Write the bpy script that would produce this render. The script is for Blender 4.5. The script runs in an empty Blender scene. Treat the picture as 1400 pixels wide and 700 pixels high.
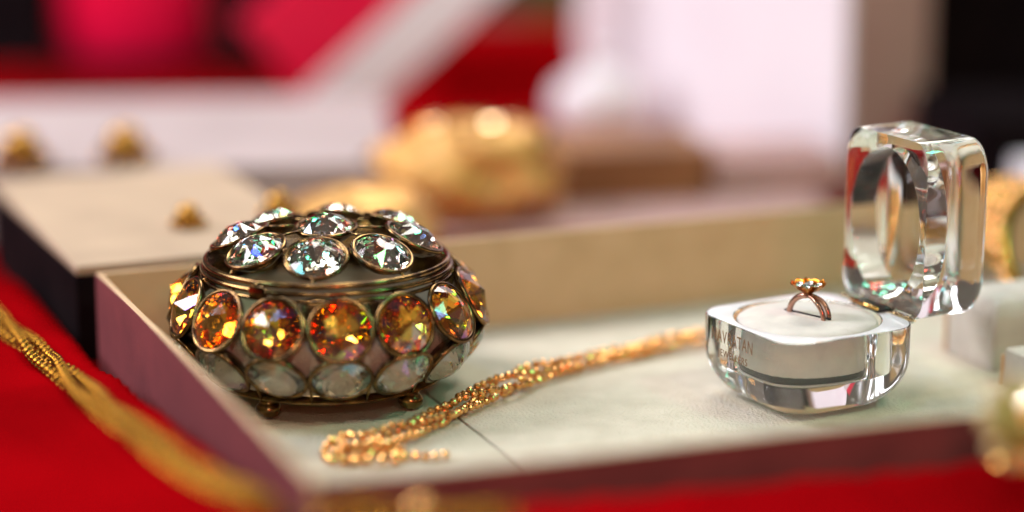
import bpy, bmesh, math, random
from mathutils import Vector, Matrix, noise
R = math.radians
S = 0.01                      # everything below is written in centimetres
random.seed(7)
sc = bpy.context.scene
col = sc.collection

# ------------------------------------------------------------------ camera
PITCH = R(13.5)
CAM_H = 17.418
cd = bpy.data.cameras.new('camera')
cd.sensor_width = 36; cd.lens = 85
cd.clip_start = 0.02; cd.clip_end = 50
cd.dof.use_dof = True
cd.dof.focus_distance = 58.6 * S
cd.dof.aperture_fstop = 2.65
cam = bpy.data.objects.new('camera', cd)
cam.location = (0, 0, CAM_H * S)
cam.rotation_euler = (R(90) - PITCH, 0, 0)
col.objects.link(cam); sc.camera = cam

# ------------------------------------------------------------------ world and lamps
w = bpy.data.worlds.new('World'); sc.world = w; w.use_nodes = True
bg = w.node_tree.nodes['Background']
bg.inputs['Color'].default_value = (1.0, 0.78, 0.66, 1)
bg.inputs['Strength'].default_value = 0.10

def lamp(name, loc, target, sx, sy, power, color):
    l = bpy.data.lights.new(name, 'AREA'); l.shape = 'RECTANGLE'
    l.size = sx * S; l.size_y = sy * S; l.energy = power; l.color = color
    o = bpy.data.objects.new(name, l); col.objects.link(o)
    o.location = Vector(loc) * S
    d = Vector(target) - Vector(loc)
    o.rotation_euler = d.to_track_quat('-Z', 'Y').to_euler()
    return o
lamp('ceiling_panel', (15, 150, 125), (0, 60, 0), 85, 50, 16.0, (1.0, 0.95, 0.87))
lamp('lid_fill_lamp', (-85, 70, 70), (6, 98, 8), 45, 55, 14.0, (0.97, 0.93, 1.0))  # unseen fill lamp, added to brighten the upright white lid
lamp('sparkle_lamp', (-30, -30, 110), (-5, 58, 2), 4, 4, 3.2, (1.0, 0.80, 0.55))  # these small unseen lamps are added for sparkle in the crystals
lamp('sparkle_lamp', (40, -10, 100), (-5, 58, 2), 4, 4, 3.2, (1.0, 0.88, 0.70))
lamp('sparkle_lamp', (5, -60, 60), (-5, 58, 2), 9, 5, 1.5, (1.0, 0.85, 0.7))
lamp('stage_lamp', (-14, 46, 95), (-5, 58, 2), 11, 11, 1.0, (0.18, 0.38, 1.0))
lamp('stage_lamp', (-70, 10, 45), (-5, 58, 2), 10, 10, 0.9, (0.3, 0.9, 1.0))
lamp('stage_lamp', (50, 30, 60), (0, 58, 2), 11, 11, 1.1, (0.15, 1.0, 0.62))
lamp('stage_lamp', (20, -50, 35), (-5, 58, 2), 14, 9, 1.3, (1.0, 0.10, 0.06))

sc.view_settings.view_transform = 'Standard'
sc.view_settings.look = 'None'
sc.view_settings.exposure = 0.0
sc.view_settings.gamma = 1.0
sc.render.engine = 'CYCLES'
cy = sc.cycles
cy.use_denoising = True
try: cy.denoiser = 'OPENIMAGEDENOISE'
except Exception: pass
cy.max_bounces = 14; cy.transmission_bounces = 12; cy.glossy_bounces = 8
cy.diffuse_bounces = 4; cy.transparent_max_bounces = 12
cy.caustics_refractive = True; cy.caustics_reflective = True
cy.sample_clamp_indirect = 12.0
cy.blur_glossy = 0.3

# ------------------------------------------------------------------ materials
def mat(name, base=(0.8, 0.8, 0.8), rough=0.5, metal=0.0, trans=0.0, ior=1.45, **kw):
    m = bpy.data.materials.new(name); m.use_nodes = True
    b = m.node_tree.nodes['Principled BSDF']
    b.inputs['Base Color'].default_value = (*base, 1)
    b.inputs['Roughness'].default_value = rough
    b.inputs['Metallic'].default_value = metal
    b.inputs['Transmission Weight'].default_value = trans
    b.inputs['IOR'].default_value = ior
    for k, v in kw.items():
        b.inputs[k].default_value = v
    return m
def nd(m, t, **kw):
    n = m.node_tree.nodes.new(t)
    for k, v in kw.items(): setattr(n, k, v)
    return n
def lk(m, a, b): m.node_tree.links.new(a, b)
def mottle(m, c1, c2, scale, detail=4, bump=0.0, bscale=None, bdist=0.01, rough=None):
    """two-tone grain in object space with fine relief"""
    b = m.node_tree.nodes['Principled BSDF']
    tc = nd(m, 'ShaderNodeTexCoord')
    n = nd(m, 'ShaderNodeTexNoise'); n.inputs['Scale'].default_value = scale; n.inputs['Detail'].default_value = detail
    lk(m, tc.outputs['Object'], n.inputs['Vector'])
    r = nd(m, 'ShaderNodeValToRGB')
    r.color_ramp.elements[0].position = 0.32; r.color_ramp.elements[0].color = (*c1, 1)
    r.color_ramp.elements[1].position = 0.68; r.color_ramp.elements[1].color = (*c2, 1)
    lk(m, n.outputs['Fac'], r.inputs['Fac']); lk(m, r.outputs['Color'], b.inputs['Base Color'])
    if bump:
        n2 = nd(m, 'ShaderNodeTexNoise'); n2.inputs['Scale'].default_value = bscale or scale * 6
        n2.inputs['Detail'].default_value = 3
        lk(m, tc.outputs['Object'], n2.inputs['Vector'])
        bp = nd(m, 'ShaderNodeBump'); bp.inputs['Strength'].default_value = bump
        bp.inputs['Distance'].default_value = bdist * S
        lk(m, n2.outputs['Fac'], bp.inputs['Height']); lk(m, bp.outputs['Normal'], b.inputs['Normal'])
    return m
M = {}
M['velvet'] = mottle(mat('red velvet cloth', rough=0.85, **{'Specular IOR Level': 0.0}),
                     (0.17, 0.0008, 0.002), (0.30, 0.001, 0.003), 14, bump=0.5, bscale=2500, bdist=0.05)
M['lining'] = mottle(mat('ivory flocked lining', rough=0.95), (0.53, 0.49, 0.39), (0.61, 0.565, 0.46), 120, 6, bump=1.0, bscale=1100, bdist=0.07)
M['wall_paper'] = mottle(mat('tan paper lining', rough=0.9), (0.53, 0.36, 0.21), (0.60, 0.41, 0.25), 90, 5, bump=0.4, bscale=1500, bdist=0.02)
M['maroon'] = mottle(mat('mauve maroon paper', rough=0.7), (0.15, 0.030, 0.036), (0.20, 0.040, 0.046), 70, 5, bump=0.3, bscale=1200, bdist=0.02)
M['dark_case'] = mottle(mat('black leatherette', rough=0.8, **{'Specular IOR Level': 0.04}), (0.005, 0.003, 0.004), (0.010, 0.006, 0.007), 60, bump=0.4, bscale=900, bdist=0.03)
M['ivory_case'] = mottle(mat('ivory leatherette', rough=0.7), (0.40, 0.29, 0.20), (0.48, 0.35, 0.24), 50)
M['satin'] = mottle(mat('white satin', rough=0.45, **{'Sheen Weight': 0.3}), (0.82, 0.78, 0.82), (0.90, 0.87, 0.90), 14)
M['lilac'] = mottle(mat('lilac grey case cloth', rough=0.8), (0.36, 0.29, 0.29), (0.43, 0.35, 0.35), 14)
M['mauve'] = mottle(mat('mauve card', rough=0.8), (0.46, 0.28, 0.26), (0.54, 0.34, 0.31), 30)
M['crimson'] = mottle(mat('crimson satin', rough=0.38, **{'Specular IOR Level': 0.35}), (0.74, 0.003, 0.045), (0.85, 0.006, 0.07), 20)
M['olive'] = mottle(mat('olive fabric', rough=0.9), (0.10, 0.09, 0.03), (0.16, 0.14, 0.05), 25)
M['brown'] = mottle(mat('brown leather', rough=0.6), (0.20, 0.08, 0.03), (0.30, 0.13, 0.05), 40, bump=0.5, bscale=500, bdist=0.05)  # also paints the shaded side of the gold pouch
M['night'] = mottle(mat('dark floor', rough=0.9), (0.012, 0.004, 0.005), (0.03, 0.008, 0.01), 10)
M['cushion'] = mottle(mat('white velvet cushion', rough=0.95), (0.56, 0.52, 0.48), (0.64, 0.60, 0.55), 200, bump=0.7, bscale=2500, bdist=0.02)
M['felt'] = mottle(mat('black felt band', rough=0.95), (0.012, 0.012, 0.012), (0.03, 0.03, 0.03), 200)
M['grey_velvet'] = mottle(mat('pale grey velvet', rough=0.95), (0.46, 0.43, 0.38), (0.54, 0.51, 0.45), 160, bump=0.9, bscale=1800, bdist=0.03)
M['brass'] = mat('antique brass', (0.42, 0.27, 0.12), 0.24, 1.0)
b = M['brass'].node_tree.nodes['Principled BSDF']
tc = nd(M['brass'], 'ShaderNodeTexCoord'); n = nd(M['brass'], 'ShaderNodeTexNoise'); n.inputs['Scale'].default_value = 260
lk(M['brass'], tc.outputs['Object'], n.inputs['Vector'])
r = nd(M['brass'], 'ShaderNodeValToRGB'); r.color_ramp.elements[0].position = .35; r.color_ramp.elements[1].position = .7
r.color_ramp.elements[0].color = (0.075, 0.038, 0.02, 1); r.color_ramp.elements[1].color = (0.40, 0.25, 0.09, 1)
lk(M['brass'], n.outputs['Fac'], r.inputs['Fac']); lk(M['brass'], r.outputs['Color'], b.inputs['Base Color'])
M['gold'] = mat('yellow gold', (0.95, 0.56, 0.16), 0.18, 1.0)
M['gold_bead'] = mat('rose gold beads', (0.98, 0.55, 0.22), 0.16, 1.0)
M['gold_link'] = mat('gold links', (0.40, 0.19, 0.022), 0.18, 1.0)
M['chain_gold'] = mat('polished bead gold', (0.88, 0.50, 0.18), 0.22, 1.0)
M['pale_gold'] = mat('pale brushed gold', (1.0, 0.66, 0.32), 0.45, 1.0)
M['bright_gold'] = mat('mirror gold studs', (1.0, 0.78, 0.50), 0.06, 1.0)
M['old_gold'] = mat('old gold', (0.45, 0.23, 0.05), 0.3, 1.0)
M['rose'] = mat('rose gold shank', (0.52, 0.30, 0.22), 0.2, 1.0)
M['ringgold'] = mat('gold petals', (0.75, 0.40, 0.06), 0.2, 1.0)
M['acrylic'] = mat('clear acrylic', (0.975, 1.0, 0.985), 0.0, 0.0, 1.0, 1.49)
m_ = M['acrylic']; tc = nd(m_, 'ShaderNodeTexCoord'); n_ = nd(m_, 'ShaderNodeTexNoise'); n_.inputs['Scale'].default_value = 90; n_.inputs['Detail'].default_value = 6
mr_ = nd(m_, 'ShaderNodeMapRange'); mr_.inputs['From Min'].default_value = .52; mr_.inputs['From Max'].default_value = .75; mr_.inputs['To Max'].default_value = .09
lk(m_, tc.outputs['Object'], n_.inputs['Vector']); lk(m_, n_.outputs['Fac'], mr_.inputs['Value']); lk(m_, mr_.outputs['Result'], m_.node_tree.nodes['Principled BSDF'].inputs['Roughness'])
M['frosted'] = mat('frosted acrylic rim', (0.93, 0.92, 0.95), 0.35, 0.0, 0.35, 1.49)  # reflection of the white panels is put into the rim's pale colour
M['print'] = mat('gold brown print', (0.26, 0.15, 0.08), 0.4, 0.5)
M['black_metal'] = mat('black hinge metal', (0.015, 0.012, 0.012), 0.35, 0.6)

def film_mat(name, tint, lo, hi, ior):
    """faceted crystal with an iridescent coat whose thickness varies facet by facet"""
    m = mat(name, tint, 0.0, 0.0, 1.0, ior)
    b = m.node_tree.nodes['Principled BSDF']
    a = nd(m, 'ShaderNodeAttribute'); a.attribute_name = 'film'
    mr = nd(m, 'ShaderNodeMapRange'); mr.inputs['To Min'].default_value = lo; mr.inputs['To Max'].default_value = hi; mr.inputs['From Min'].default_value = 0.62
    lk(m, a.outputs['Fac'], mr.inputs['Value'])
    if 'Thin Film Thickness' in b.inputs:
        lk(m, mr.outputs['Result'], b.inputs['Thin Film Thickness'])
        b.inputs['Thin Film IOR'].default_value = 2.3
    return m
M['amber_crystal'] = film_mat('amber crystal', (1.0, 0.84, 0.46), 0, 300, 1.62)
M['clear_crystal'] = film_mat('clear crystal', (0.99, 1.0, 0.99), 0, 330, 1.60)
def foil_mat(name, c):
    m = mat(name, c[0], 0.04, 1.0)
    b = m.node_tree.nodes['Principled BSDF']
    a = nd(m, 'ShaderNodeAttribute'); a.attribute_name = 'film'
    r = nd(m, 'ShaderNodeValToRGB'); r.color_ramp.interpolation = 'CONSTANT'
    r.color_ramp.elements[0].color = (*c[0], 1); r.color_ramp.elements[1].color = (*c[1], 1)
    r.color_ramp.elements[1].position = 1 / len(c)
    for i in range(2, len(c)):
        e = r.color_ramp.elements.new(i / len(c)); e.color = (*c[i], 1)
    lk(m, a.outputs['Fac'], r.inputs['Fac']); lk(m, r.outputs['Color'], b.inputs['Base Color'])
    return m
M['amber_foil'] = foil_mat('amber foil', [(1.0, .66, .16), (1.0, .52, .07), (.95, .20, .02), (1.0, .76, .26), (.62, .34, .06), (1.0, .64, .16), (.9, .55, .14), (.60, .55, .12)])
M['silver_foil'] = foil_mat('silver foil', [(.94, .88, .80), (.80, .88, .78), (.95, .78, .68), (.62, .58, .50), (.95, .93, .86), (.30, .75, .42), (.92, .86, .80), (.95, .40, .25), (.9, .84, .76), (.75, .80, .82)])
M['smoke_foil'] = foil_mat('smoky foil', [(.80, .84, .78), (.60, .68, .62), (.78, .72, .62), (.34, .34, .30), (.85, .87, .80), (.66, .74, .74)])

# ------------------------------------------------------------------ helpers
def new_obj(name, bm, m, parent=None, smooth=False, sharp=None):
    me = bpy.data.meshes.new(name)
    bmesh.ops.scale(bm, vec=(S, S, S), verts=bm.verts)
    bm.normal_update()
    bm.to_mesh(me); bm.free()
    ms = m if isinstance(m, (list, tuple)) else [m]
    for x in ms: me.materials.append(M[x] if isinstance(x, str) else x)
    if smooth:
        for p in me.polygons: p.use_smooth = True
        if sharp: me.set_sharp_from_angle(angle=R(sharp))
    o = bpy.data.objects.new(name, me); col.objects.link(o)
    if parent: o.parent = parent
    return o
def tag(o, label=None, cat=None, group=None, kind=None):
    if label: o['label'] = label
    if cat: o['category'] = cat
    if group: o['group'] = group
    if kind: o['kind'] = kind
    return o
def empty(name, loc=(0, 0, 0), rz=0, label=None, cat=None, group=None):
    o = bpy.data.objects.new(name, None); col.objects.link(o)
    o.location = Vector(loc) * S; o.rotation_euler = (0, 0, rz); o.empty_display_size = 0.01
    tag(o, label, cat, group)
    return o
def inst(name, me, parent, mtx):
    o = bpy.data.objects.new(name, me); col.objects.link(o); o.parent = parent
    t = mtx.copy(); t.translation = t.translation * S
    o.matrix_local = t
    return o
def box_bm(x0, x1, y0, y1, z0, z1, bev=0.0, seg=2, bm=None):
    b2 = bmesh.new()
    bmesh.ops.create_cube(b2, size=1)
    for v in b2.verts:
        v.co = Vector(((x0 + x1) / 2 + v.co.x * (x1 - x0), (y0 + y1) / 2 + v.co.y * (y1 - y0), (z0 + z1) / 2 + v.co.z * (z1 - z0)))
    if bev: bmesh.ops.bevel(b2, geom=b2.edges[:], offset=bev, segments=seg, affect='EDGES', profile=0.5)
    if bm is None: return b2
    me = bpy.data.meshes.new('tmp'); b2.to_mesh(me); b2.free(); bm.from_mesh(me); bpy.data.meshes.remove(me)
    return bm
def tube(bm, pts, rad, seg=8, closed=False):
    """tube along points (radius may be a list)"""
    n = len(pts); pts = [Vector(p) for p in pts]
    rings = []; prev = None
    for i, p in enumerate(pts):
        a = pts[(i - 1) % n] if (closed or i > 0) else p
        c = pts[(i + 1) % n] if (closed or i < n - 1) else p
        t = (c - a).normalized()
        if prev is None:
            u = t.orthogonal().normalized()
        else:
            u = (prev - t * prev.dot(t)).normalized()
        prev = u; v = t.cross(u)
        r = rad[i] if isinstance(rad, (list, tuple)) else rad
        rings.append([bm.verts.new(p + (u * math.cos(2 * math.pi * k / seg) + v * math.sin(2 * math.pi * k / seg)) * r) for k in range(seg)])
    if closed:
        # close with the best matching offset
        best = min(range(seg), key=lambda s: (rings[-1][0].co - rings[0][s].co).length)
    for i in range(n if closed else n - 1):
        A = rings[i]; B = rings[(i + 1) % n]
        off = best if (closed and i == n - 1) else 0
        for k in range(seg):
            bm.faces.new((A[k], A[(k + 1) % seg], B[(k + 1 + off) % seg], B[(k + off) % seg]))
    if not closed:
        bm.faces.new(rings[0][::-1]); bm.faces.new(rings[-1])
    return bm
def circle(r, z=0, n=48, c=(0, 0)):
    return [(c[0] + r * math.cos(2 * math.pi * i / n), c[1] + r * math.sin(2 * math.pi * i / n), z) for i in range(n)]
def lathe(prof, n=32, bm=None, phase=0):
    bm = bm or bmesh.new(); rings = []
    for r, z in prof:
        if r < 1e-6: rings.append([bm.verts.new((0, 0, z))])
        else: rings.append([bm.verts.new((r * math.cos(2 * math.pi * k / n + phase), r * math.sin(2 * math.pi * k / n + phase), z)) for k in range(n)])
    for A, B in zip(rings, rings[1:]):
        for k in range(n):
            k2 = (k + 1) % n
            if len(A) == 1 and len(B) > 1: bm.faces.new((A[0], B[k2], B[k]))
            elif len(B) == 1 and len(A) > 1: bm.faces.new((A[k], A[k2], B[0]))
            elif len(A) > 1: bm.faces.new((A[k], A[k2], B[k2], B[k]))
    bmesh.ops.recalc_face_normals(bm, faces=bm.faces)
    return bm
def sstep(a, b, x):
    t = max(0, min(1, (x - a) / (b - a))); return t * t * (3 - 2 * t)

# ------------------------------------------------------------------ tray frame of reference
PSI = R(22.4)
TU = Vector((math.cos(PSI), math.sin(PSI), 0)); TV = Vector((-math.sin(PSI), math.cos(PSI), 0))
BL = Vector((-10.71, 60.29, 0))            # back left corner of the tray, outer
TD = 17.94                                 # depth of the tray
def tray_uv(x, y):
    d = Vector((x, y, 0)) - BL
    return d.dot(TU), d.dot(TV)            # u to the right, v: 0 at the back wall, -TD at the front
def cloth_z(x, y):
    u, v = tray_uv(x, y)
    dl = -u; df = -(v + TD) - 0.055 * max(0, u)
    side = max(dl, df)
    hp = 1.05 + 0.95 * sstep(60, 47, y)
    hp -= 0.028 * max(0, min(u, 16)) if df > dl else 0
    wgt = sstep(0.02, 0.75, side) * (1 - sstep(66, 70, y))
    fold = 0.16 * math.sin(0.55 * side + 0.9 * math.sin(0.11 * x)) + 0.10 * noise.noise(Vector((x * .35, y * .35, 0)))
    fold += 0.10 * noise.noise(Vector((x * .9 + y * .5, y * .25 - x * .3, 7)))
    fold -= 0.055 * max(0, side - 0.8)
    far = 0.05 * noise.noise(Vector((x * .12, y * .12, 3)))
    return -0.14 + wgt * (hp + max(-0.9, fold)) + far * (0 if side < 0.3 else 1) * 0.6

# ------------------------------------------------------------------ the red cloth and what lies beyond
def grid(name, xs, ys, zf, m):
    bm = bmesh.new(); V = [[bm.verts.new((x, y, zf(x, y))) for x in xs] for y in ys]
    for j in range(len(ys) - 1):
        for i in range(len(xs) - 1):
            bm.faces.new((V[j][i], V[j][i + 1], V[j + 1][i + 1], V[j + 1][i]))
    return new_obj(name, bm, m, smooth=True)
xs = [-90 + 3 * i for i in range(22)] + [-24 + 0.3 * i for i in range(160)] + [24 + 3 * i for i in range(23)]
ys = [22 + 3 * i for i in range(5)] + [37 + 0.3 * i for i in range(120)] + [73 + 2 * i for i in range(24)]
tag(grid('red_tablecloth', xs, ys, cloth_z, 'velvet'), kind='structure')
o = new_obj('table_top', box_bm(-130, 130, -60, 121, -2.4, -.5, .1), 'ivory_case'); tag(o, kind='structure')  # its pale unseen top is added to whiten reflections in acrylic and crystals
o = new_obj('room_floor', box_bm(-400, 400, 120, 700, -76, -75), 'night'); tag(o, kind='structure')

# ------------------------------------------------------------------ shallow tray
def to_tray(bm):
    m = Matrix.Translation(BL) @ Matrix.Rotation(PSI, 4, 'Z')
    bmesh.ops.transform(bm, matrix=m, verts=bm.verts); return bm
TW = 34; WT = 0.17; WH = 2.5
tray = empty('jewellery_tray', (0, 0, 0), 0, 'shallow tray with ivory flocked floor, tan inner walls and mauve outside holding the crystal boxes', 'tray')
seam_u = tray_uv(-0.95, 55.0)[0]
new_obj('floor_panel', to_tray(box_bm(WT, seam_u - 0.035, -TD, -WT, -0.13, 0.0, 0.03)), 'lining', tray, True, 40)
new_obj('floor_panel', to_tray(box_bm(seam_u + 0.035, TW, -TD - 2.2, -WT, -0.13, 0.0, 0.03)), 'lining', tray, True, 40)
def wall(name, x0, x1, y0, y1, drop=None):
    """board with a tan inside and mauve outside"""
    bm = box_bm(x0, x1, y0, y1, -0.135, WH, 0.035)
    for v in bm.verts:
        if drop: v.co = drop(v.co)
    to_tray(bm)
    return bm
def paint(o, inner):
    me = o.data
    for p in me.polygons:
        c = p.normal
        if c.dot(inner) < -0.6: p.material_index = 1
o = new_obj('back_wall', wall('b', WT, TW, -WT, 0), ['wall_paper', 'maroon'], tray); paint(o, -TV)
o = new_obj('side_wall', wall('l', 0, WT, -TD, 0), ['wall_paper', 'maroon'], tray); paint(o, TU)
def fdrop(c):
    c = c.copy(); u = c.x
    c.y -= 0.055 * u
    if c.z > 1: c.z -= 0.012 * u + 0.03 * math.sin(u * 0.4)
    return c
bm = box_bm(WT, TW, -TD, -TD + WT, -0.135, WH, 0.035)
bmesh.ops.bisect_plane
for cut in range(1, 16):
    x = WT + (TW - WT) * cut / 16
    bmesh.ops.bisect_plane(bm, geom=bm.verts[:] + bm.edges[:] + bm.faces[:], plane_co=(x, 0, 0), plane_no=(1, 0, 0))
for v in bm.verts: v.co = fdrop(v.co)
to_tray(bm)
o = new_obj('front_wall', bm, ['wall_paper', 'maroon'], tray); paint(o, TV)

# ------------------------------------------------------------------ crystals
def crystal_mesh(name, kind, glass, foil, seed, r=0.70):
    """one faceted stone, girdle in the xy plane, crown towards +z; pavilion faces carry the foil"""
    rnd = random.Random(seed)
    bm = bmesh.new(); N = 16
    j = lambda a: a * (1 + rnd.uniform(-.03, .03))
    girdle = [bm.verts.new((r * math.cos(2 * math.pi * k / N), r * math.sin(2 * math.pi * k / N), 0)) for k in range(N)]
    girdle2 = [bm.verts.new((r * math.cos(2 * math.pi * k / N), r * math.sin(2 * math.pi * k / N), -0.05 * r / .7)) for k in range(N)]
    crown = []
    if kind == 'rivoli':
        mid = [bm.verts.new((j(r * .66) * math.cos(2 * math.pi * (k + .5) / 8), j(r * .66) * math.sin(2 * math.pi * (k + .5) / 8), j(r * .20))) for k in range(8)]
        apex = bm.verts.new((0, 0, r * .46))
        for k in range(8): crown.append((mid[k], mid[(k + 1) % 8], apex))
        for k in range(8):
            # mid[k] sits at angle (k+.5)*45: girdle index 2k+1
            g = 2 * k + 1
            crown += [(girdle[g - 1], girdle[g], mid[k]), (girdle[g], girdle[(g + 1) % N], mid[k]), (girdle[(g + 1) % N], mid[(k + 1) % 8], mid[k])]
    elif kind == 'brilliant':
        tr = r * .36
        tab = [bm.verts.new((j(tr) * math.cos(2 * math.pi * k / 8), j(tr) * math.sin(2 * math.pi * k / 8), j(r * .40))) for k in range(8)]
        mid = [bm.verts.new((j(r * .72) * math.cos(2 * math.pi * (k + .5) / 8), j(r * .72) * math.sin(2 * math.pi * (k + .5) / 8), j(r * .25))) for k in range(8)]
        apex = bm.verts.new((0, 0, r * .43))
        for k in range(8):
            crown.append((tab[k], tab[(k + 1) % 8], apex))
            crown.append((tab[k], mid[k], tab[(k + 1) % 8]))
            g = 2 * k + 1
            crown += [(girdle[g - 1], girdle[g], mid[k]), (girdle[g], girdle[(g + 1) % N], mid[k]), (girdle[(g + 1) % N], mid[(k + 1) % 8], tab[(k + 1) % 8]), (girdle[(g + 1) % N], tab[(k + 1) % 8], mid[k])]
    else:  # wide flat table
        tr = r * .60
        tab = [bm.verts.new((tr * math.cos(2 * math.pi * k / 8), tr * math.sin(2 * math.pi * k / 8), r * .26)) for k in range(8)]
        crown.append(tuple(tab))
        for k in range(8):
            g = 2 * k + 1; k2 = (k + 1) % 8
            crown += [(girdle[g - 1], girdle[g], tab[k]), (girdle[g], tab[k2], tab[k]), (girdle[g], girdle[(g + 1) % N], tab[k2])]
    for f in crown:
        try: bm.faces.new(f).material_index = 0
        except ValueError: pass
    for k in range(N): bm.faces.new((girdle[k], girdle2[k], girdle2[(k + 1) % N], girdle[(k + 1) % N])).material_index = 0
    pm = [bm.verts.new((j(r * .56) * math.cos(2 * math.pi * (k + .5) / 8 + .1), j(r * .56) * math.sin(2 * math.pi * (k + .5) / 8 + .1), -j(r * .32))) for k in range(8)]
    cul = bm.verts.new((j(.02), .01, -r * .58))
    for k in range(8):
        g = 2 * k + 1; k2 = (k + 1) % 8
        for f in ((girdle2[g - 1], girdle2[g], pm[k]), (girdle2[g], girdle2[(g + 1) % N], pm[k]), (girdle2[(g + 1) % N], pm[k2], pm[k]), (pm[k], pm[k2], cul)):
            bm.faces.new(f).material_index = 1
    bmesh.ops.triangulate(bm, faces=[f for f in bm.faces if len(f.verts) > 3 and f.material_index == 1])
    bmesh.ops.recalc_face_normals(bm, faces=bm.faces)
    bmesh.ops.scale(bm, vec=(S, S, S), verts=bm.verts)
    me = bpy.data.meshes.new(name); bm.to_mesh(me); bm.free()
    me.materials.append(M[glass]); me.materials.append(M[foil])
    at = me.attributes.new('film', 'FLOAT', 'FACE')
    for i in range(len(me.polygons)): at.data[i].value = rnd.random()
    return me
def torus_mesh(name, Rr, r, n=36, seg=8, m='brass', zamp=0):
    bm = bmesh.new(); tube(bm, circle(Rr, 0, n), r, seg, True)
    bmesh.ops.recalc_face_normals(bm, faces=bm.faces)
    bmesh.ops.scale(bm, vec=(S, S, S), verts=bm.verts)
    me = bpy.data.meshes.new(name); bm.to_mesh(me); bm.free(); me.materials.append(M[m])
    for p in me.polygons: p.use_smooth = True
    return me
def simple_mesh(name, bm, m, smooth=True, sharp=None):
    bmesh.ops.scale(bm, vec=(S, S, S), verts=bm.verts)
    me = bpy.data.meshes.new(name); bm.to_mesh(me); bm.free(); me.materials.append(M[m])
    if smooth:
        for p in me.polygons: p.use_smooth = True
        if sharp: me.set_sharp_from_angle(angle=R(sharp))
    return me

# ------------------------------------------------------------------ trinket box
ZR = 0.22
tb = empty('crystal_trinket_box', (-4.58, 58.1, 0), R(-3.5), 'round brass wire trinket box set with amber and clear crystals, standing on ball feet', 'trinket box')
def frame(ang, r, z, el, spin=0.0):
    """placement on the ring: ang measured from the front (towards the camera), el = tilt of the normal above horizontal"""
    a = ang - math.pi / 2
    n_ = Vector((math.cos(a) * math.cos(el), math.sin(a) * math.cos(el), math.sin(el)))
    t_ = Vector((-math.sin(a), math.cos(a), 0))
    up_ = n_.cross(t_)
    m = Matrix((t_, up_, n_)).transposed().to_4x4()
    m = m @ Matrix.Rotation(spin, 4, 'Z')
    m.translation = Vector((math.cos(a) * r, math.sin(a) * r, z))
    return m
ambers = [crystal_mesh('amber_stone', 'rivoli', 'amber_crystal', 'amber_foil', 100 + i, (.70, .68, .71)[i % 3]) for i in range(14)]
lows = [crystal_mesh('clear_stone', 'table' if i % 3 == 0 else 'brilliant', 'clear_crystal', 'smoke_foil', 200 + i, .70) for i in range(7)]
tops = [crystal_mesh('lid_stone', 'brilliant', 'clear_crystal', 'silver_foil', 300 + i, .68) for i in range(9)]
bez = torus_mesh('bezel', .755, .064); bez2 = torus_mesh('bezel', .735, .062)
cupm = simple_mesh('backing_cup', lathe([(.74, -.08), (.70, -.14), (.45, -.33), (.12, -.44), (0, -.45), ], 24), 'brass')
def setstone(name, me, m, bezel, label=None):
    o = inst(name, me, tb, m)
    if label: o['label'] = label
    q = inst('bezel', bezel, o, Matrix.Translation((0, 0, -0.035)))
    q = inst('backing_cup', cupm, o, Matrix.Translation((0, 0, -0.02)))
    return o
rs = random.Random(3)
for i in range(14):
    a = (i + .5) * 2 * math.pi / 14
    setstone('amber_stone', ambers[i], frame(a, 3.62 + rs.uniform(-.02, .02), 2.30 + ZR + rs.uniform(-.02, .02), R(27 + rs.uniform(-5, 5)), rs.uniform(0, 6)), bez)
for i in range(14):
    a = (i + .5) * 2 * math.pi / 14
    setstone('clear_stone', lows[i % 7], frame(a, 3.49, 1.05 + ZR, R(-40 + rs.uniform(-3, 3)), rs.uniform(0, 6)), bez2)
for i in range(8):
    a = (i + .03) * 2 * math.pi / 8
    setstone('lid_stone', tops[i], frame(a, 2.18, 3.76 + ZR + rs.uniform(-.04, .04), R(67 + rs.uniform(-4, 4)), rs.uniform(0, 6)), bez2)
setstone('lid_stone', tops[8], frame(0, 0.10, 4.03 + ZR, R(84), .4), bez2)
# rims, wires, base
bm = bmesh.new(); tube(bm, circle(2.98, 3.26 + ZR - .04, 72), .08, 10, True); new_obj('lid_rim', bm, 'brass', tb, True)
bm = bmesh.new(); tube(bm, circle(3.05, 3.04 + ZR, 72), .072, 10, True); new_obj('body_rim', bm, 'brass', tb, True)
bm = bmesh.new(); tube(bm, circle(3.08, 2.87 + ZR, 72), .055, 10, True); new_obj('body_rim', bm, 'brass', tb, True)
bm = lathe([(2.45, .60), (2.95, .75), (3.25, 1.3), (3.3, 1.9), (3.1, 2.4), (3.06, 2.4), (3.25, 1.9), (3.2, 1.3), (2.9, .8), (2.4, .63), (2.45, .60)], 72)
new_obj('inner_lining', bm, 'lining', tb, True, 50)
bm = lathe([(0, .50), (2.90, .50), (2.93, .52), (2.93, .56), (2.90, .58), (0, .58)], 72); new_obj('base_plate', bm, 'brass', tb, True, 35)
def blob(a, r, z, s, bm):
    m = Matrix.Translation((math.cos(a - math.pi / 2) * r, math.sin(a - math.pi / 2) * r, z))
    bmesh.ops.create_icosphere(bm, subdivisions=2, radius=s, matrix=m)
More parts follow.
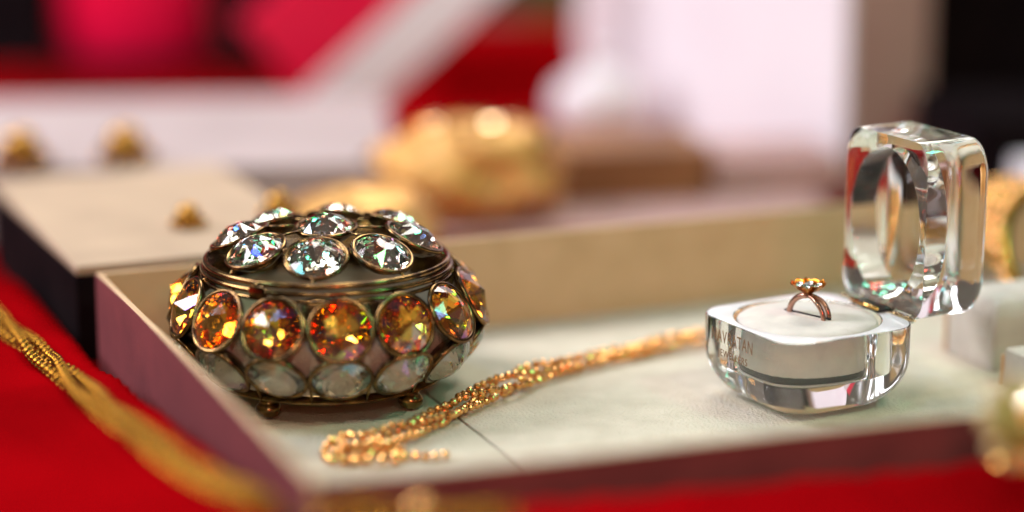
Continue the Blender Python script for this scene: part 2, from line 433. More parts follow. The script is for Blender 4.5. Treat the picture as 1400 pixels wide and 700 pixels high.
for i in range(14):                       # short wires and solder joints tying the rows together
    a = i * 2 * math.pi / 14
    ca, sa = math.cos(a - math.pi / 2), math.sin(a - math.pi / 2)
    bm = bmesh.new()
    blob(a, 3.54, 2.30 + ZR, .075, bm)
    tube(bm, [(ca * 3.64, sa * 3.64, 2.08 + ZR), (ca * 3.55, sa * 3.55, 2.30 + ZR), (ca * 3.42, sa * 3.42, 2.52 + ZR)], .045, 8)
    new_obj('solder_joint', bm, 'brass', tb, True)
    bm = bmesh.new(); blob(a, 3.36, 1.07 + ZR, .075, bm); tube(bm, [(ca * 3.36, sa * 3.36, 1.0 + ZR), (ca * 3.0, sa * 3.0, .72), (ca * 2.9, sa * 2.9, .54)], .035, 8)
    new_obj('solder_joint', bm, 'brass', tb, True)
    a = (i + .5) * 2 * math.pi / 14
    ca, sa = math.cos(a - math.pi / 2), math.sin(a - math.pi / 2)
    bm = bmesh.new(); tube(bm, [(ca * 3.06, sa * 3.06, 2.98 + ZR), (ca * 3.1, sa * 3.1, 2.95 + ZR), (ca * 3.17, sa * 3.17, 2.92 + ZR)], .04, 8); blob(a, 3.1, 2.9 + ZR, .06, bm)
    new_obj('frame_wire', bm, 'brass', tb, True)
    bm = bmesh.new(); tube(bm, [(ca * 3.93, sa * 3.93, 1.66 + ZR), (ca * 3.93, sa * 3.93, 1.58 + ZR)], .06, 8)
    new_obj('solder_joint', bm, 'brass', tb, True)
for i in range(8):
    a = (i + .53) * 2 * math.pi / 8
    ca, sa = math.cos(a - math.pi / 2), math.sin(a - math.pi / 2)
    bm = bmesh.new()
    tube(bm, [(ca * 2.10, sa * 2.10, 3.78 + ZR), (ca * 1.9, sa * 1.9, 3.86 + ZR)], .045, 8)
    blob(a, 2.02, 3.81 + ZR, .08, bm)
    new_obj('solder_joint', bm, 'brass', tb, True)
for i in range(8):
    a = (i + .03) * 2 * math.pi / 8
    ca, sa = math.cos(a - math.pi / 2), math.sin(a - math.pi / 2)
    bm = bmesh.new(); tube(bm, [(ca * 2.72, sa * 2.72, 3.42 + ZR), (ca * 2.86, sa * 2.86, 3.34 + ZR), (ca * 2.98, sa * 2.98, 3.22 + ZR)], .05, 8); blob(a, 2.97, 3.22 + ZR, .075, bm)
    tube(bm, [(ca * 1.50, sa * 1.50, 3.98 + ZR), (ca * .80, sa * .80, 4.01 + ZR)], .04, 8)
    new_obj('frame_wire', bm, 'brass', tb, True)
for a in (-26, 57, 150, 238):
    bm = lathe([(0, 0), (.12, .015), (.25, .09), (.31, .2), (.30, .30), (.24, .38), (.2, .42), (.2, .50), (0, .50)], 24)
    bmesh.ops.translate(bm, verts=bm.verts, vec=(math.cos(R(a - 90)) * 2.62, math.sin(R(a - 90)) * 2.62, 0))
    new_obj('ball_foot', bm, 'brass', tb, True)
# clasp at the front left
ca = R(-24); cl = frame(ca, 3.10, 3.05 + ZR, 0)
bm = box_bm(-.2, .2, -.17, .15, -.05, .09, .03)
box_bm(-.16, .0, .10, .2, -.1, .05, .03, bm=bm)
bmesh.ops.transform(bm, matrix=cl, verts=bm.verts); o = new_obj('clasp', bm, 'brass', tb, True, 40)
bm = bmesh.new(); tube(bm, [(.28, -.14, .06), (.3, .0, .1), (.28, .12, .06)], .035, 8); bmesh.ops.transform(bm, matrix=cl, verts=bm.verts)
new_obj('clasp_pin', bm, 'brass', o, True)

# ------------------------------------------------------------------ acrylic ring box
def rsq(ang, a, rc):
    """distance from the centre to a rounded square of half side a"""
    c, s = abs(math.cos(ang)), abs(math.sin(ang))
    if s > c: c, s = s, c
    t = a / c
    if t * s <= a - rc: return t
    k = a - rc; bq = k * (c + s); cq = 2 * k * k - rc * rc
    return bq + math.sqrt(max(0, bq * bq - cq))
def acrylic_half(a, rc, hgt, cav_r, cav_floor, rb, frost=False, rz=0.98):
    bm = bmesh.new(); N = 160; rings = []
    prof = []                                     # (inset, z)
    K = 12
    for i in range(K + 1):
        t = math.pi / 2 * i / K
        prof.append((rb * (1 - math.sin(t)), rb * (1 - math.cos(t)) * rz))
    prof += [(0, hgt - .03), (.008, hgt - .01), (.03, hgt)]
    for ins, z in prof:
        aa = a - ins
        rings.append([bm.verts.new((rsq(2 * math.pi * k / N, aa, min(aa - .01, rc)) * math.cos(2 * math.pi * k / N), rsq(2 * math.pi * k / N, aa, min(aa - .01, rc)) * math.sin(2 * math.pi * k / N), z)) for k in range(N)])
    rim_i = len(rings)
    for r_, z in ((cav_r + .025, hgt), (cav_r + .006, hgt - .01), (cav_r, hgt - .03), (cav_r, cav_floor + .04), (cav_r - .012, cav_floor + .012), (cav_r - .04, cav_floor)):
        rings.append([bm.verts.new((r_ * math.cos(2 * math.pi * k / N), r_ * math.sin(2 * math.pi * k / N), z)) for k in range(N)])
    for i, (A, B) in enumerate(zip(rings, rings[1:])):
        for k in range(N):
            f = bm.faces.new((A[k], A[(k + 1) % N], B[(k + 1) % N], B[k]))
            if frost and i + 1 == rim_i: f.material_index = 1
    bm.faces.new(rings[0][::-1]); bm.faces.new(rings[-1])
    bmesh.ops.recalc_face_normals(bm, faces=bm.faces)
    return bm
YAW = R(29)
rb_c = (7.25, 57.35, 0)
rbx = empty('acrylic_ring_box', rb_c, YAW, 'clear acrylic ring box with its lid standing open and a white cushion inside', 'ring box')
A_ = 2.02; HB = 2.1
bm = acrylic_half(A_, .80, HB, 1.80, .92, 1.05, True, 1.25)
base = new_obj('base', bm, ['acrylic', 'frosted'], rbx, True, 30)
bm = acrylic_half(A_, .62, 2.15, 1.72, 1.35, .62)
# lid: mouth faces -u, stands on the hinge side
m = Matrix.Translation((A_ + .22 + 2.15, -.02, HB - .08 + A_ * 1.10)) @ Matrix.Diagonal((1, .80, 1.10, 1)) @ Matrix.Rotation(R(-90), 4, 'Y')
bmesh.ops.transform(bm, matrix=m, verts=bm.verts)
lid = new_obj('lid', bm, 'acrylic', rbx, True, 30)
bm = box_bm(A_ - .28, A_ + .12, -.55, .55, HB + .004, HB + .10, .02)
hg = new_obj('hinge', bm, 'black_metal', rbx)
bm = bmesh.new(); tube(bm, [(A_ - .30, -.56, HB + .12), (A_ - .30, .56, HB + .12)], .045, 10); new_obj('hinge_pin', bm, 'gold', hg, True)
# lettering on the left face of the base
def text_mesh(s, size, ext=0.004):
    c = bpy.data.curves.new('t', 'FONT'); c.body = s; c.size = size * S; c.align_x = 'LEFT'; c.extrude = ext * S; c.space_character = 1.12
    t = bpy.data.objects.new('t', c); col.objects.link(t)
    dg = bpy.context.evaluated_depsgraph_get(); dg.update()
    me = bpy.data.meshes.new_from_object(t.evaluated_get(dg))
    bpy.data.objects.remove(t); bpy.data.curves.remove(c)
    return me
for s, size, yy, x0, wd in (('NAVRATAN', .46, 1.56, -1.18, 1.75), ('JEWELLERS', .26, 1.22, -.85, 1.25)):
    me = text_mesh(s, size); me.materials.clear(); me.materials.append(M['print'])
    x_ = [v.co.x for v in me.vertices]; k = wd * S / (max(x_) - min(x_))
    for v in me.vertices: v.co.x *= k
    o = bpy.data.objects.new('lettering', me); col.objects.link(o); o.parent = base
    # outer face x = -A_, reading from far (+y) to near (-y)
    mm = Matrix(((0, 0, -1), (-1, 0, 0), (0, 1, 0))).to_4x4()
    mm.translation = Vector((-A_ - .008, -x0, yy)) * S
    o.matrix_local = mm
# cushion
cz0 = .965; cz1 = HB - .01; N = 120
bm = bmesh.new(); rings = []
for r_, z in ((1.70, cz0 + .14), (1.72, cz0 + .16), (1.72, cz1 - .10), (1.70, cz1 - .05), (1.66, cz1 + .0), (1.4, cz1 + .04), (.8, cz1 + .07), (.3, cz1 + .08)):
    rib = .018 if r_ > 1.695 else 0
    rings.append([bm.verts.new(((r_ + (rib if k % 2 else 0)) * math.cos(2 * math.pi * k / N), (r_ + (rib if k % 2 else 0)) * math.sin(2 * math.pi * k / N), z)) for k in range(N)])
for A, B in zip(rings, rings[1:]):
    for k in range(N): bm.faces.new((A[k], A[(k + 1) % N], B[(k + 1) % N], B[k]))
bm.faces.new(rings[0][::-1]); bm.faces.new(rings[-1]); bmesh.ops.recalc_face_normals(bm, faces=bm.faces)
cush = new_obj('cushion', bm, 'cushion', rbx, True, 50)
bm = lathe([(0, cz0), (1.70, cz0), (1.71, cz0 + .02), (1.71, cz0 + .13), (0, cz0 + .13)], 60); new_obj('felt_band', bm, 'felt', cush, True, 40)
bm = lathe([(0, cz0 - .035), (1.74, cz0 - .035), (1.74, cz0 - .004), (0, cz0 - .004)], 60); new_obj('cushion_base', bm, 'cushion', cush, True, 40)

# ------------------------------------------------------------------ finger ring standing in the cushion
fr = empty('finger_ring', (7.25, 57.3, HB + .03), R(-44), 'small gold flower ring with split jewelled shank standing on the white cushion', 'ring')
bm = bmesh.new()
rr = .56; zc = .0
pts = lambda yo, a0, a1, n: [(rr * math.cos(t), yo, zc + rr * math.sin(t) * .95) for t in [a0 + (a1 - a0) * i / n for i in range(n + 1)]]
bm = bmesh.new(); tube(bm, pts(-.0, R(95), R(183), 14), [.075] * 15, 10); new_obj('shank', bm, 'rose', fr, True)
for sgn in (-1, 1):
    ps = [(rr * math.cos(t), sgn * (.02 + .09 * sstep(1.5, .8, t)), zc + rr * math.sin(t) * .95) for t in [R(88) - R(92) * i / 16 for i in range(17)]]
    bm = bmesh.new(); tube(bm, ps, .06, 8); sh = new_obj('shank', bm, 'rose', fr, True)
    bm = bmesh.new()
    for p in ps[1:]:
        q = Vector((p[0], 0, p[2] - zc)).normalized()
        bmesh.ops.create_icosphere(bm, subdivisions=1, radius=.042, matrix=Matrix.Translation(Vector(p) + q * .045))
    o = new_obj('pave_stones', bm, 'clear_crystal', sh)
for k in range(6):
    bm = bmesh.new()
    a = k * math.pi / 3
    # cupped petal
    rows = []
    for i in range(6):
        t = i / 5; rad = .05 + .40 * t; wid = .23 * math.sin(math.pi * (.12 + .72 * t)) + .02; z = .52 + .26 * t ** 1.1
        rows.append([bm.verts.new((rad, wid * s, z + .05 + .06 * s * s)) for s in (-1, -.5, 0, .5, 1)])
    for A, B in zip(rows, rows[1:]):
        for i in range(4): bm.faces.new((A[i], A[i + 1], B[i + 1], B[i]))
    g = bmesh.ops.solidify(bm, geom=bm.faces[:], thickness=.02)
    bmesh.ops.rotate(bm, verts=bm.verts, matrix=Matrix.Rotation(a, 3, 'Z'))
    new_obj('petal', bm, 'ringgold', fr, True, 50)
cm = crystal_mesh('diamond', 'table', 'clear_crystal', 'smoke_foil', 77, .17)
inst('diamond', cm, fr, Matrix.Translation((0, 0, .80)))
cm = crystal_mesh('diamond', 'brilliant', 'clear_crystal', 'silver_foil', 78, .09)
for k in range(6):
    a = (k + .0) * math.pi / 3; inst('diamond', cm, fr, Matrix.Translation((.27 * math.cos(a), .27 * math.sin(a), .80)))

# ------------------------------------------------------------------ beaded necklace in the tray
def spline(P, n):
    P = [Vector(p) for p in P]; out = []
    for i in range(len(P) - 1):
        p0 = P[max(0, i - 1)]; p1 = P[i]; p2 = P[i + 1]; p3 = P[min(len(P) - 1, i + 2)]
        for j_ in range(n):
            t = j_ / n
            out.append(.5 * ((2 * p1) + (p2 - p0) * t + (2 * p0 - 5 * p1 + 4 * p2 - p3) * t * t + (3 * p1 - p0 - 3 * p2 + p3) * t ** 3))
    out.append(P[-1]); return out
def resample(pts, step):
    out = [pts[0].copy()]; need = step
    for a, b_ in zip(pts, pts[1:]):
        L = (b_ - a).length; pos = 0
        while L - pos >= need:
            pos += need; out.append(a + (b_ - a) * (pos / L)); need = step
        need -= L - pos
    return out
cl_path = [(-3.9, 52.7, 0), (-3.03, 53.3, 0), (-1.74, 55.2, 0), (-.72, 56.9, 0), (0, 57.95, 0), (1.12, 59.3, 0), (2.67, 60.6, 0), (3.87, 61.5, 0), (5.1, 62.3, 0), (6.6, 63.0, 0), (8.0, 63.4, 0)]
cp = resample(spline(cl_path, 24), .05)
neck = empty('bead_necklace', (-.7, 56.9, 0), 0, 'faceted rose gold bead necklace of twisted strands lying across the ivory tray floor', 'necklace')
bb = bmesh.new(); bmesh.ops.create_icosphere(bb, subdivisions=2, radius=.108)
bead_me = simple_mesh('bead', bb, 'chain_gold', smooth=False)
rb_ = random.Random(5); beads = []; strands = []
for s in range(4):
    line = []; ph = s * math.pi * 2 / 4 + .4
    for i, p in enumerate(cp):
        t = (cp[min(i + 1, len(cp) - 1)] - cp[max(i - 1, 0)]).normalized(); nrm = Vector((-t.y, t.x, 0))
        L = i * .05
        spread = .31 + .10 * math.sin(L * .9 + s) + .22 * sstep(2.4, 0, L)
        q = p + nrm * (spread * math.cos(ph + L * .62) + .02 * math.sin(L * 5 + s))
        q.z = .105 + (.21 + .05 * math.sin(L + s)) * (1 + math.sin(ph + L * .62)) * .62
        line.append(q)
    strands.append(line)
    beads += [p + Vector((rb_.uniform(-.035, .035), rb_.uniform(-.035, .035), rb_.uniform(-.01, .03))) for p in resample(line, .262)]
# folded loops at the near end
for (cx, cy_, rx, ry, zz) in ((-3.75, 52.85, .55, .75, .13), (-3.2, 52.6, .75, .5, .14), (-3.55, 53.0, .4, .45, .36)):
    line = [Vector((cx + rx * math.cos(t), cy_ + ry * math.sin(t), zz + .05 * math.sin(3 * t))) for t in [i * 2 * math.pi / 60 for i in range(60)]]
    beads += resample(line, .30)
line = spline([(-2.9, 52.5, .125), (-2.4, 52.6, .125), (-1.9, 52.5, .125), (-1.4, 52.7, .125)], 12)
beads_small = resample(line, .24)
beads += beads_small[:]
beads.sort(key=lambda p: p.y)
for p in beads[:298]:
    m = Matrix.Translation(p - Vector((-.7, 56.9, 0))) @ Matrix.Rotation(rb_.uniform(0, 6), 4, Vector((rb_.uniform(-1, 1), rb_.uniform(-1, 1), 1)).normalized()) @ Matrix.Scale(rb_.uniform(.9, 1.06), 4)
    inst('bead', bead_me, neck, m)
if len(beads) > 298:
    bm = bmesh.new()
    for p in beads[298:]:
        bmesh.ops.create_icosphere(bm, subdivisions=2, radius=.108, matrix=Matrix.Translation(p - Vector((-.7, 56.9, 0))) @ Matrix.Rotation(rb_.uniform(0, 6), 4, 'X'))
    o = new_obj('bead_run', bm, 'chain_gold', neck); o['kind'] = 'stuff'
for line in strands:
    bm = bmesh.new(); tube(bm, [p - Vector((-.7, 56.9, 0)) for p in line[::4]], .018, 6); new_obj('strand', bm, 'brass', neck, True)
bm = box_bm(-.13, .13, -.05, .05, -.05, .05, .03); bmesh.ops.rotate(bm, verts=bm.verts, matrix=Matrix.Rotation(.9, 3, 'Z'))
bmesh.ops.translate(bm, verts=bm.verts, vec=Vector((.25, 57.75, .42)) - Vector((-.7, 56.9, 0)))
new_obj('clasp_bar', bm, 'gold', neck, True, 30)

# ------------------------------------------------------------------ link chain on the red cloth
def on_cloth(x, y, dz=0): return Vector((x, y, cloth_z(x, y) + dz))
LINKPATH = [(-16.6, 67.5), (-14.9, 63.9), (-12.4, 59.0), (-10.6, 54.9), (-9.0, 51.0), (-7.5, 47.8), (-6.0, 45.3), (-4.6, 43.9), (-2.9, 43.2), (-1.2, 43.0), (.2, 43.2)]
lp = resample(spline([(x, y, 0) for x, y in LINKPATH], 20), .05)
chain = empty('link_chain', (-9.5, 51, 0), 0, 'wide yellow gold link chain of several strands trailing over the red cloth beside the tray', 'chain')
lb = bmesh.new()
tube(lb, [(.19 * math.cos(t), .12 * math.sin(t), .03 * math.sin(2 * t)) for t in [i * math.pi / 4 for i in range(8)]], .052, 4, True)
link_me = simple_mesh('link', lb, 'gold_link', True)
o0 = Vector((-9.5, 51, 0)); nl = 0; rest = bmesh.new(); allp = []
for s in range(3):
    off = (s - 1) * .30
    line = []
    for i, p in enumerate(lp):
        t = (lp[min(i + 1, len(lp) - 1)] - lp[max(i - 1, 0)]).normalized(); nrm = Vector((-t.y, t.x, 0))
        L = i * .05; tw = L * .42 + s * 2 * math.pi / 3
        q = p + nrm * (.27 * math.cos(tw))
        line.append(on_cloth(q.x, q.y, .17 + .09 * math.sin(tw)))
    pts_ = resample(line, .20)
    for i, p in enumerate(pts_[:-1]):
        allp.append((p, (pts_[i + 1] - p).normalized(), i % 2))
allp.sort(key=lambda q: (q[0] - Vector((0, 0, 17))).length)
for i, (p, t, alt) in enumerate(allp):
    u_ = t; v_ = Vector((0, 0, 1)).cross(u_).normalized(); w_ = u_.cross(v_)
    m = Matrix((u_, v_, w_)).transposed().to_4x4() @ Matrix.Rotation(R(50 if alt else -50), 4, 'X'); m.translation = p - o0
    if i < 298: inst('link', link_me, chain, m)
    else:
        t2 = bmesh.new(); tube(t2, [(.19 * math.cos(q), .12 * math.sin(q), .03 * math.sin(2 * q)) for q in [k * math.pi / 4 for k in range(8)]], .052, 4, True)
        bmesh.ops.transform(t2, matrix=m, verts=t2.verts); tm = bpy.data.meshes.new('x'); t2.to_mesh(tm); t2.free(); rest.from_mesh(tm); bpy.data.meshes.remove(tm)
o = new_obj('link_run', rest, 'gold_link', chain, True); o['kind'] = 'stuff'
# small bright pendant bead at the end of the chain
pc = on_cloth(-1.75, 43.6, .22); pe = empty('pendant', pc, 0, 'polished pale gold ball pendant at the near end of the link chain', 'pendant')
bm = bmesh.new(); bmesh.ops.create_icosphere(bm, subdivisions=3, radius=.24); new_obj('ball', bm, 'gold_bead', pe, True)
bm = bmesh.new(); tube(bm, [(.24 + .08 * math.cos(t), 0, .1 + .08 * math.sin(t)) for t in [i * math.pi / 6 for i in range(12)]], .02, 6, True); new_obj('loop', bm, 'gold', pe, True)

# ------------------------------------------------------------------ grey velvet holders at the right of the tray
def padded(w_, d_, h_, bev):
    bm = box_bm(0, w_, 0, d_, 0, h_)
    top = [e for e in bm.edges if all(v.co.z > h_ - .01 for v in e.verts)]
    bmesh.ops.bevel(bm, geom=top, offset=bev, segments=6, affect='EDGES', profile=.5)
    e2 = [e for e in bm.edges if len(e.link_faces) == 2 and e.calc_face_angle(0) > .5]
    bmesh.ops.bevel(bm, geom=e2, offset=.05, segments=2, affect='EDGES')
    return bm
h1 = empty('padded_holder', (12.35, 59.7, 0), PSI, 'tall pale grey velvet display block behind the acrylic box lid', 'display block')
new_obj('pad', padded(3.2, 2.2, 1.9, .6), 'grey_velvet', h1, True, 45)
new_obj('backing_board', box_bm(-.02, 3.22, 2.22, 2.35, 0, 1.3, .02), 'wall_paper', h1)
h2 = empty('padded_holder', (12.75, 57.6, 0), PSI, 'low pale grey velvet display block at the right edge in front of the taller one', 'display block')
new_obj('pad', padded(3.0, 1.0, 1.0, .06), 'grey_velvet', h2, True, 45)
new_obj('backing_board', box_bm(-.02, 3.02, 1.02, 1.12, 0, .8, .02), 'wall_paper', h2)

# ------------------------------------------------------------------ bangles
def bangle(name, loc, rot, Rr, r, label, group, m='gold', studs=24, stud_m='gold_bead'):
    e = empty(name, loc, 0, label, 'bangle', group); e.rotation_euler = rot
    bm = bmesh.new(); tube(bm, circle(Rr, 0, 60), r, 8, True); bd = new_obj('band', bm, m, e, True)
    bm = bmesh.new()
    tube(bm, [((Rr + r * .9) * math.cos(t), (Rr + r * .9) * math.sin(t), r * .9 * math.sin(t * 14)) for t in [i * 2 * math.pi / 168 for i in range(168)]], r * .28, 5, True)
    new_obj('filigree_wire', bm, m, e, True)
    bm = bmesh.new()
    for k in range(studs):
        t = 2 * math.pi * k / studs
        bmesh.ops.create_icosphere(bm, subdivisions=2, radius=r * .8, matrix=Matrix.Translation(((Rr + r * .85) * math.cos(t), (Rr + r * .85) * math.sin(t), 0)))
    o = new_obj('studs', bm, stud_m, e, True)
    return e
# leaning against the back of the tray at the right
nm = ['front', 'second', 'third', 'fourth']
for k in range(4):
    bangle('filigree_bangle', (15.15 - k * .12, 64.6 + k * .6, 1.85), (R(58 - 3 * k), 0, R(30 + 4 * k)), 1.95, .2,
           'ornate gold filigree bangle standing behind the tall velvet block, %s in its row' % nm[k], 'gold bangles at the right edge', 'old_gold', 30)

# ------------------------------------------------------------------ blurred foreground bauble at the right
ba = empty('gem_earring', (10.15, 46.0, cloth_z(10.15, 46.0) + .6), 0, 'blurred pale yellow green gem cluster in the near right corner, in front of the tray', 'earring')
M['peridot'] = mat('pale yellow green glass', (0.50, 0.52, 0.16), 0.12, 0.0, 0.35, 1.5)
M['pearl'] = mat('pearl', (0.60, 0.50, 0.24), 0.3, 0.0, **{'Coat Weight': 0.6})
bm = bmesh.new(); bmesh.ops.create_icosphere(bm, subdivisions=2, radius=.62, matrix=Matrix.Translation((0, 0, .75)) @ Matrix.Diagonal((1, 1, 1.05, 1)))
new_obj('centre_gem', bm, 'peridot', ba)
for k in range(10):
    a = k * math.pi / 5; bm = bmesh.new()
    bmesh.ops.create_icosphere(bm, subdivisions=2, radius=.17, matrix=Matrix.Translation((.66 * math.cos(a), .1 * math.sin(a) - .3, .75 + .66 * math.sin(a))))
    new_obj('pearl', bm, 'pearl', ba, True)
bm = lathe([(0, 0), (.5, 0), (.55, .06), (.3, .16), (.25, .3), (0, .3)], 24); new_obj('setting', bm, 'gold', ba, True, 40)

ba.scale = (1.15, 1.1, 1.2)

# ------------------------------------------------------------------ background cases
def case(name, loc, rz, w_, d_, h_, body, top, label, cat, inset=.35, grp=None):
    """closed or lined case: near left corner at loc, extends +x/+y in its own frame"""
    e = empty(name, loc, rz, label, cat, grp)
    new_obj('body', box_bm(0, w_, 0, d_, 0, h_ - .25, .06), body, e)
    new_obj('top_panel', box_bm(.03, w_ - .03, .03, d_ - .03, h_ - .248, h_, .05), top, e)
    return e
c2 = case('ivory_case', (-11.35, 61.0, -.14), R(22.4), 7.2, 12.0, 2.62, 'dark_case', 'ivory_case', 'flat dark sided case with an ivory top directly behind the tray at left', 'case')
c3 = case('satin_case', (-19.9, 74.2, -.14), R(4), 16.2, 13, 2.5, 'lilac', 'lilac', 'flat white satin case behind the ivory topped case', 'case')
def slab(name, loc, rot, w_, t_, h_, face, edge, label, cat):
    e = empty(name, loc, 0, label, cat); e.rotation_euler = rot
    new_obj('core', box_bm(0, w_, 0, t_, 0, h_, .06), edge, e)
    new_obj('facing', box_bm(.05, w_ - .05, -.25, -.003, .05, h_ - .05, .04), face, e)
    return e
# standing lid, satin face with mauve side
slab('standing_lid', (2.9, 99.5, -.14), (0, 0, R(-60)), 18.0, 3.5, 26, 'satin', 'mauve', 'large upright white satin case lid with a mauve side, behind the ring box', 'case lid')
e = slab('display_stand', (15.5, 89.5, -.14), (R(0), 0, R(-2)), 5.2, 4, 28, 'dark_case', 'dark_case', 'tall black display stand at the right, beyond the acrylic lid', 'display stand')
# mauve block whose colour paints the shade below the standing lid
c4 = case('satin_case', (6.8, 79.6, .38), R(8), 4.4, 4.0, 1.2, 'mauve', 'mauve', 'flat mauve block coloured as the shade before the upright white lid', 'case')
# brown block that paints the shaded side of the gold pouch
e = empty('shade_block', (1.7, 78.5, .38), R(10), 'small brown block coloured as the shaded side of the blurred gold pouch', 'box')
new_obj('body', box_bm(0, 5.0, 0, 4, 0, 1.0, .1, 3), 'brown', e); new_obj('lid', box_bm(-.08, 5.08, -.08, 4.08, 1.01, 1.7, .15, 3), 'brown', e)
# propped crimson lid with white border
e = empty('propped_lid', (-6.6, 93, -.14), R(12), 'open crimson satin lid with a broad white border, propped slantwise far behind', 'case lid')
bm = box_bm(0, 16, 0, .8, 0, 2.3, .08); bmesh.ops.rotate(bm, verts=bm.verts, matrix=Matrix.Rotation(R(-41), 3, 'Y')); new_obj('border', bm, 'satin', e)
bm = box_bm(0, 16, .1, .7, 2.33, 6.0, .08); bmesh.ops.rotate(bm, verts=bm.verts, matrix=Matrix.Rotation(R(-41), 3, 'Y')); new_obj('lining', bm, 'crimson', e)
# busts / red cases far away
def bust(loc, w_, h_, label, m='crimson'):
    e = empty('display_bust', loc, 0, label, 'display bust', 'red display busts at the far side')
    prof = [(w_ * .36, 0), (w_ * .40, .3), (w_ * .42, h_ * .15), (w_ * .5, h_ * .5), (w_ * .46, h_ * .75), (w_ * .22, h_ * .88), (w_ * .18, h_), (0, h_)]
    bm = lathe([(0, 0)] + prof, 32); bmesh.ops.scale(bm, vec=(1, .55, 1), verts=bm.verts); new_obj('torso', bm, m, e, True, 50)
    new_obj('foot_plate', lathe([(0, -.2), (w_ * .5, -.2), (w_ * .5, 0), (0, 0)], 32), 'dark_case', e, True, 40)
    return e
bust((-17.6, 112, .1), 9.2, 17, 'tall crimson necklace bust in the blurred distance, leftmost')
bust((-6.6, 116, .1), 5.0, 16, 'tall crimson necklace bust in the blurred distance behind the slanting lid')
case('red_case', (-3.2, 99.5, -.14), R(-4), 8.5, 8, 2.6, 'velvet', 'velvet', 'low red case behind the bangles, left of the upright white lid', 'case')
slab('olive_panel', (0.4, 112, -.14), (0, 0, R(5)), 5.5, 1.5, 18, 'olive', 'olive', 'olive fabric panel in the distance left of the upright white lid', 'panel')
# small gold pieces on the cases
def stud_earring(loc, s, label):
    e = empty('gold_earring', loc, 0, label, 'earring', 'gold earrings on the cases behind')
    bm = bmesh.new(); bmesh.ops.create_icosphere(bm, subdivisions=2, radius=s, matrix=Matrix.Translation((0, 0, s))); new_obj('dome', bm, 'old_gold', e, True)
    for k in range(7):
        a = k * 2 * math.pi / 7; bm = bmesh.new(); bmesh.ops.create_icosphere(bm, subdivisions=1, radius=s * .4, matrix=Matrix.Translation((s * 1.2 * math.cos(a), s * 1.2 * math.sin(a), s * .4))); new_obj('bead', bm, 'gold_link', e, True)
    return e
stud_earring((-12.3, 75.6, 2.36), .62, 'gold earring on the white satin case, right one of the pair')
stud_earring((-15.5, 75.0, 2.36), .62, 'gold earring on the white satin case, left one of the pair')
stud_earring((-9.0, 65.6, 2.5), .35, 'small gold earring on the ivory case just behind the trinket box')
stud_earring((-6.6, 66.8, 2.5), .4, 'small gold earring on the ivory case above the trinket box lid')
# white pouch at the foot of the standing lid
e = empty('satin_pouch', (3.4, 92.5, -.14), R(10), 'small plump white satin pouch left of the upright lid', 'pouch')
bm = bmesh.new(); bmesh.ops.create_icosphere(bm, subdivisions=3, radius=1)
for v in bm.verts:
    c = v.co; k = 1 + .12 * noise.noise(c * 2.2)
    v.co = Vector((c.x * 1.9 * k, c.y * 1.2 * k, max(0, 1.4 + c.z * 1.5 * k)))
new_obj('bag', bm, 'satin', e, True)
bm = lathe([(.35, 2.7), (.28, 2.95), (.5, 3.3), (.7, 3.5), (.62, 3.5), (.4, 3.25), (.2, 2.95), (.25, 2.7)], 20); new_obj('gathered_neck', bm, 'satin', e, True)

# gold brocade pouch lying behind the tray wall
M['brocade'] = mottle(mat('gold brocade', rough=0.45, metal=0.7), (0.50, 0.26, 0.07), (0.85, 0.50, 0.18), 150, bump=0.8, bscale=500, bdist=0.05)
e = empty('brocade_pouch', (-4.6, 70.9, -.14), R(18), 'soft gold brocade pouch lying just behind the tray, between ivory case and bangle stack', 'pouch')
bm = bmesh.new(); bmesh.ops.create_icosphere(bm, subdivisions=4, radius=1)
for v in bm.verts:
    c = v.co; k = 1 + .16 * noise.noise(c * 1.8)
    v.co = Vector((c.x * 2.6 * k, c.y * 2.4 * k, max(0, 1.3 + c.z * 1.45 * k)))
new_obj('bag', bm, 'brocade', e, True)
bm = bmesh.new(); tube(bm, [(-1.2 + .4 * i, -2.1 + .25 * abs(i - 3), 2.2 - .12 * abs(i - 3)) for i in range(7)], .09, 8); new_obj('drawstring', bm, 'gold', e, True)
# black stands between the far busts
for x, y, wd, nm_ in ((-26.5, 110, 5.6, 'leftmost'), (-13.2, 109, 4.4, 'between the two crimson busts')):
    e = empty('display_stand', (x, y, -.1), 0, 'tall black display stand in the blurred distance at upper left, ' + nm_, 'display stand', 'black stands in the far left background')
    new_obj('column', box_bm(0, wd, 0, 3, 0, 20, .2), 'dark_case', e); new_obj('foot_plate', box_bm(-.3, wd + .3, -.4, 3.4, -.05, .5, .1), 'dark_case', e)

# dark case filling the far right, and raised black strip painting the dark of the ring slit
case('dark_case', (15.2, 77.5, -.14), R(8), 16, 7, 3.4, 'dark_case', 'dark_case', 'flat black case behind the tray at far right, below the black stand', 'case')
bm = box_bm(-.7, .7, -.035, .035, HB + .02, HB + .10, .01); bmesh.ops.rotate(bm, verts=bm.verts, matrix=Matrix.Rotation(R(-73), 3, 'Z'))
new_obj('slit_shade', bm, 'felt', cush)

e = case('display_board', (-8.5, 73.2, -.14), R(8), 19.5, 8.6, .52, 'brown', 'mauve', 'low mauve topped board behind the tray carrying the bangle stack and brown shade block', 'board')

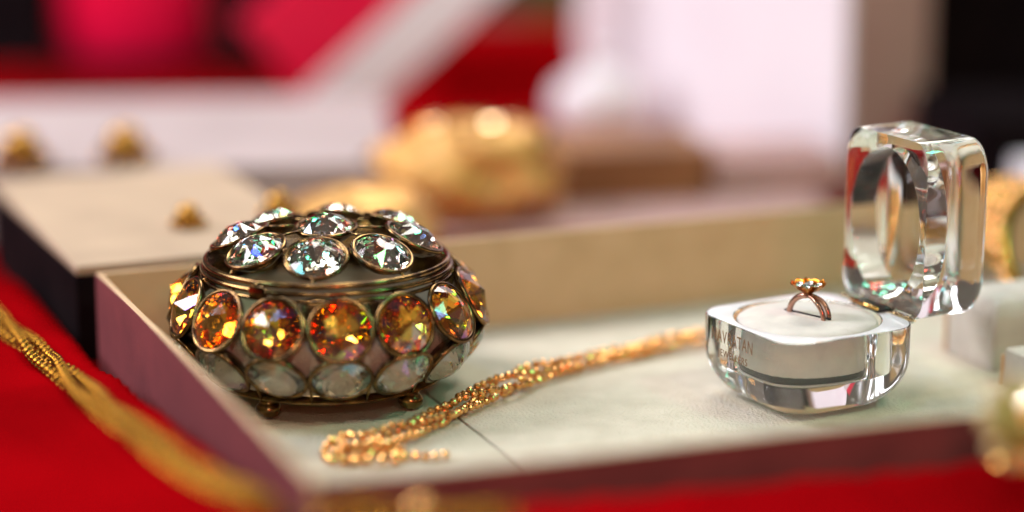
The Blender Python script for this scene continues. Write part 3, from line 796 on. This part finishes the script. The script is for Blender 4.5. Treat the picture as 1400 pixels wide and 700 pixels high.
# gold sequinned pouch in the blurred centre background
e = empty('sequin_pouch', (-1.25, 76.6, .38), R(12), 'plump pale gold sequinned pouch, blurred behind the tray between the ivory case and brown shade block', 'pouch')
def pouch_pt(t, ph):
    k = 1 + .30 * noise.noise(Vector((math.cos(t) * 1.6, math.sin(t) * 1.6, ph * 1.7)))
    r_ = math.cos(ph) ** .7
    return Vector((2.75 * r_ * k * math.cos(t), 1.9 * r_ * k * math.sin(t), 1.35 + 1.9 * math.sin(ph) * (1.35 if ph > 0 else .71)))
bm = bmesh.new(); rows = []
for i in range(17):
    ph = -math.pi / 2 + math.pi * i / 16
    rows.append([bm.verts.new(pouch_pt(2 * math.pi * k / 40, max(-1.5, min(1.5, ph)))) for k in range(40)])
for A, B in zip(rows, rows[1:]):
    for k in range(40): bm.faces.new((A[k], A[(k + 1) % 40], B[(k + 1) % 40], B[k]))
bm.faces.new(rows[0][::-1]); bm.faces.new(rows[-1])
M['pale_brocade'] = mottle(mat('pale gold lame', rough=0.5, metal=0.5), (0.66, 0.34, 0.09), (0.86, 0.50, 0.18), 120, bump=0.9, bscale=420, bdist=0.06)
new_obj('bag', bm, 'pale_brocade', e, True)
bm = bmesh.new(); rq = random.Random(9)
for i in range(220):
    p = pouch_pt(rq.uniform(0, 2 * math.pi), rq.uniform(-.9, 1.4)) * 1.02
    mm = Matrix.Translation(p) @ Matrix.Rotation(rq.uniform(-1.3, 1.3), 4, 'X') @ Matrix.Rotation(rq.uniform(-1, 1), 4, 'Y')
    t2 = lathe([(0, -.01), (.17, -.01), (.17, .01), (0, .01)], 10)
    bmesh.ops.transform(t2, matrix=mm, verts=t2.verts); tm = bpy.data.meshes.new('x'); t2.to_mesh(tm); t2.free(); bm.from_mesh(tm); bpy.data.meshes.remove(tm)
o = new_obj('sequins', bm, 'bright_gold', e); o['kind'] = 'stuff'
e.scale = (1.22, 1.0, .80)
# acrylic hinge knuckles between base and lid
for y0, y1 in ((-1.35, -.7), (.7, 1.35)):
    bm = bmesh.new(); tube(bm, [(A_ + .13, y0, HB - .02), (A_ + .13, y1, HB - .02)], .11, 16); kn = new_obj('hinge_knuckle', bm, 'acrylic', rbx, True, 50)
bm = bmesh.new(); tube(bm, [(A_ + .13, -1.5, HB - .02), (A_ + .13, 1.5, HB - .02)], .03, 8); new_obj('hinge_rod', bm, 'bright_gold', rbx, True, 50)

case('satin_case', (17.6, 71.5, -.14), R(12), 16, 12, 2.3, 'satin', 'satin', 'added white satin case, unseen past the right edge, a pale surface for the acrylic lid to refract', 'case')  # unseen case added so the acrylic lid refracts something pale
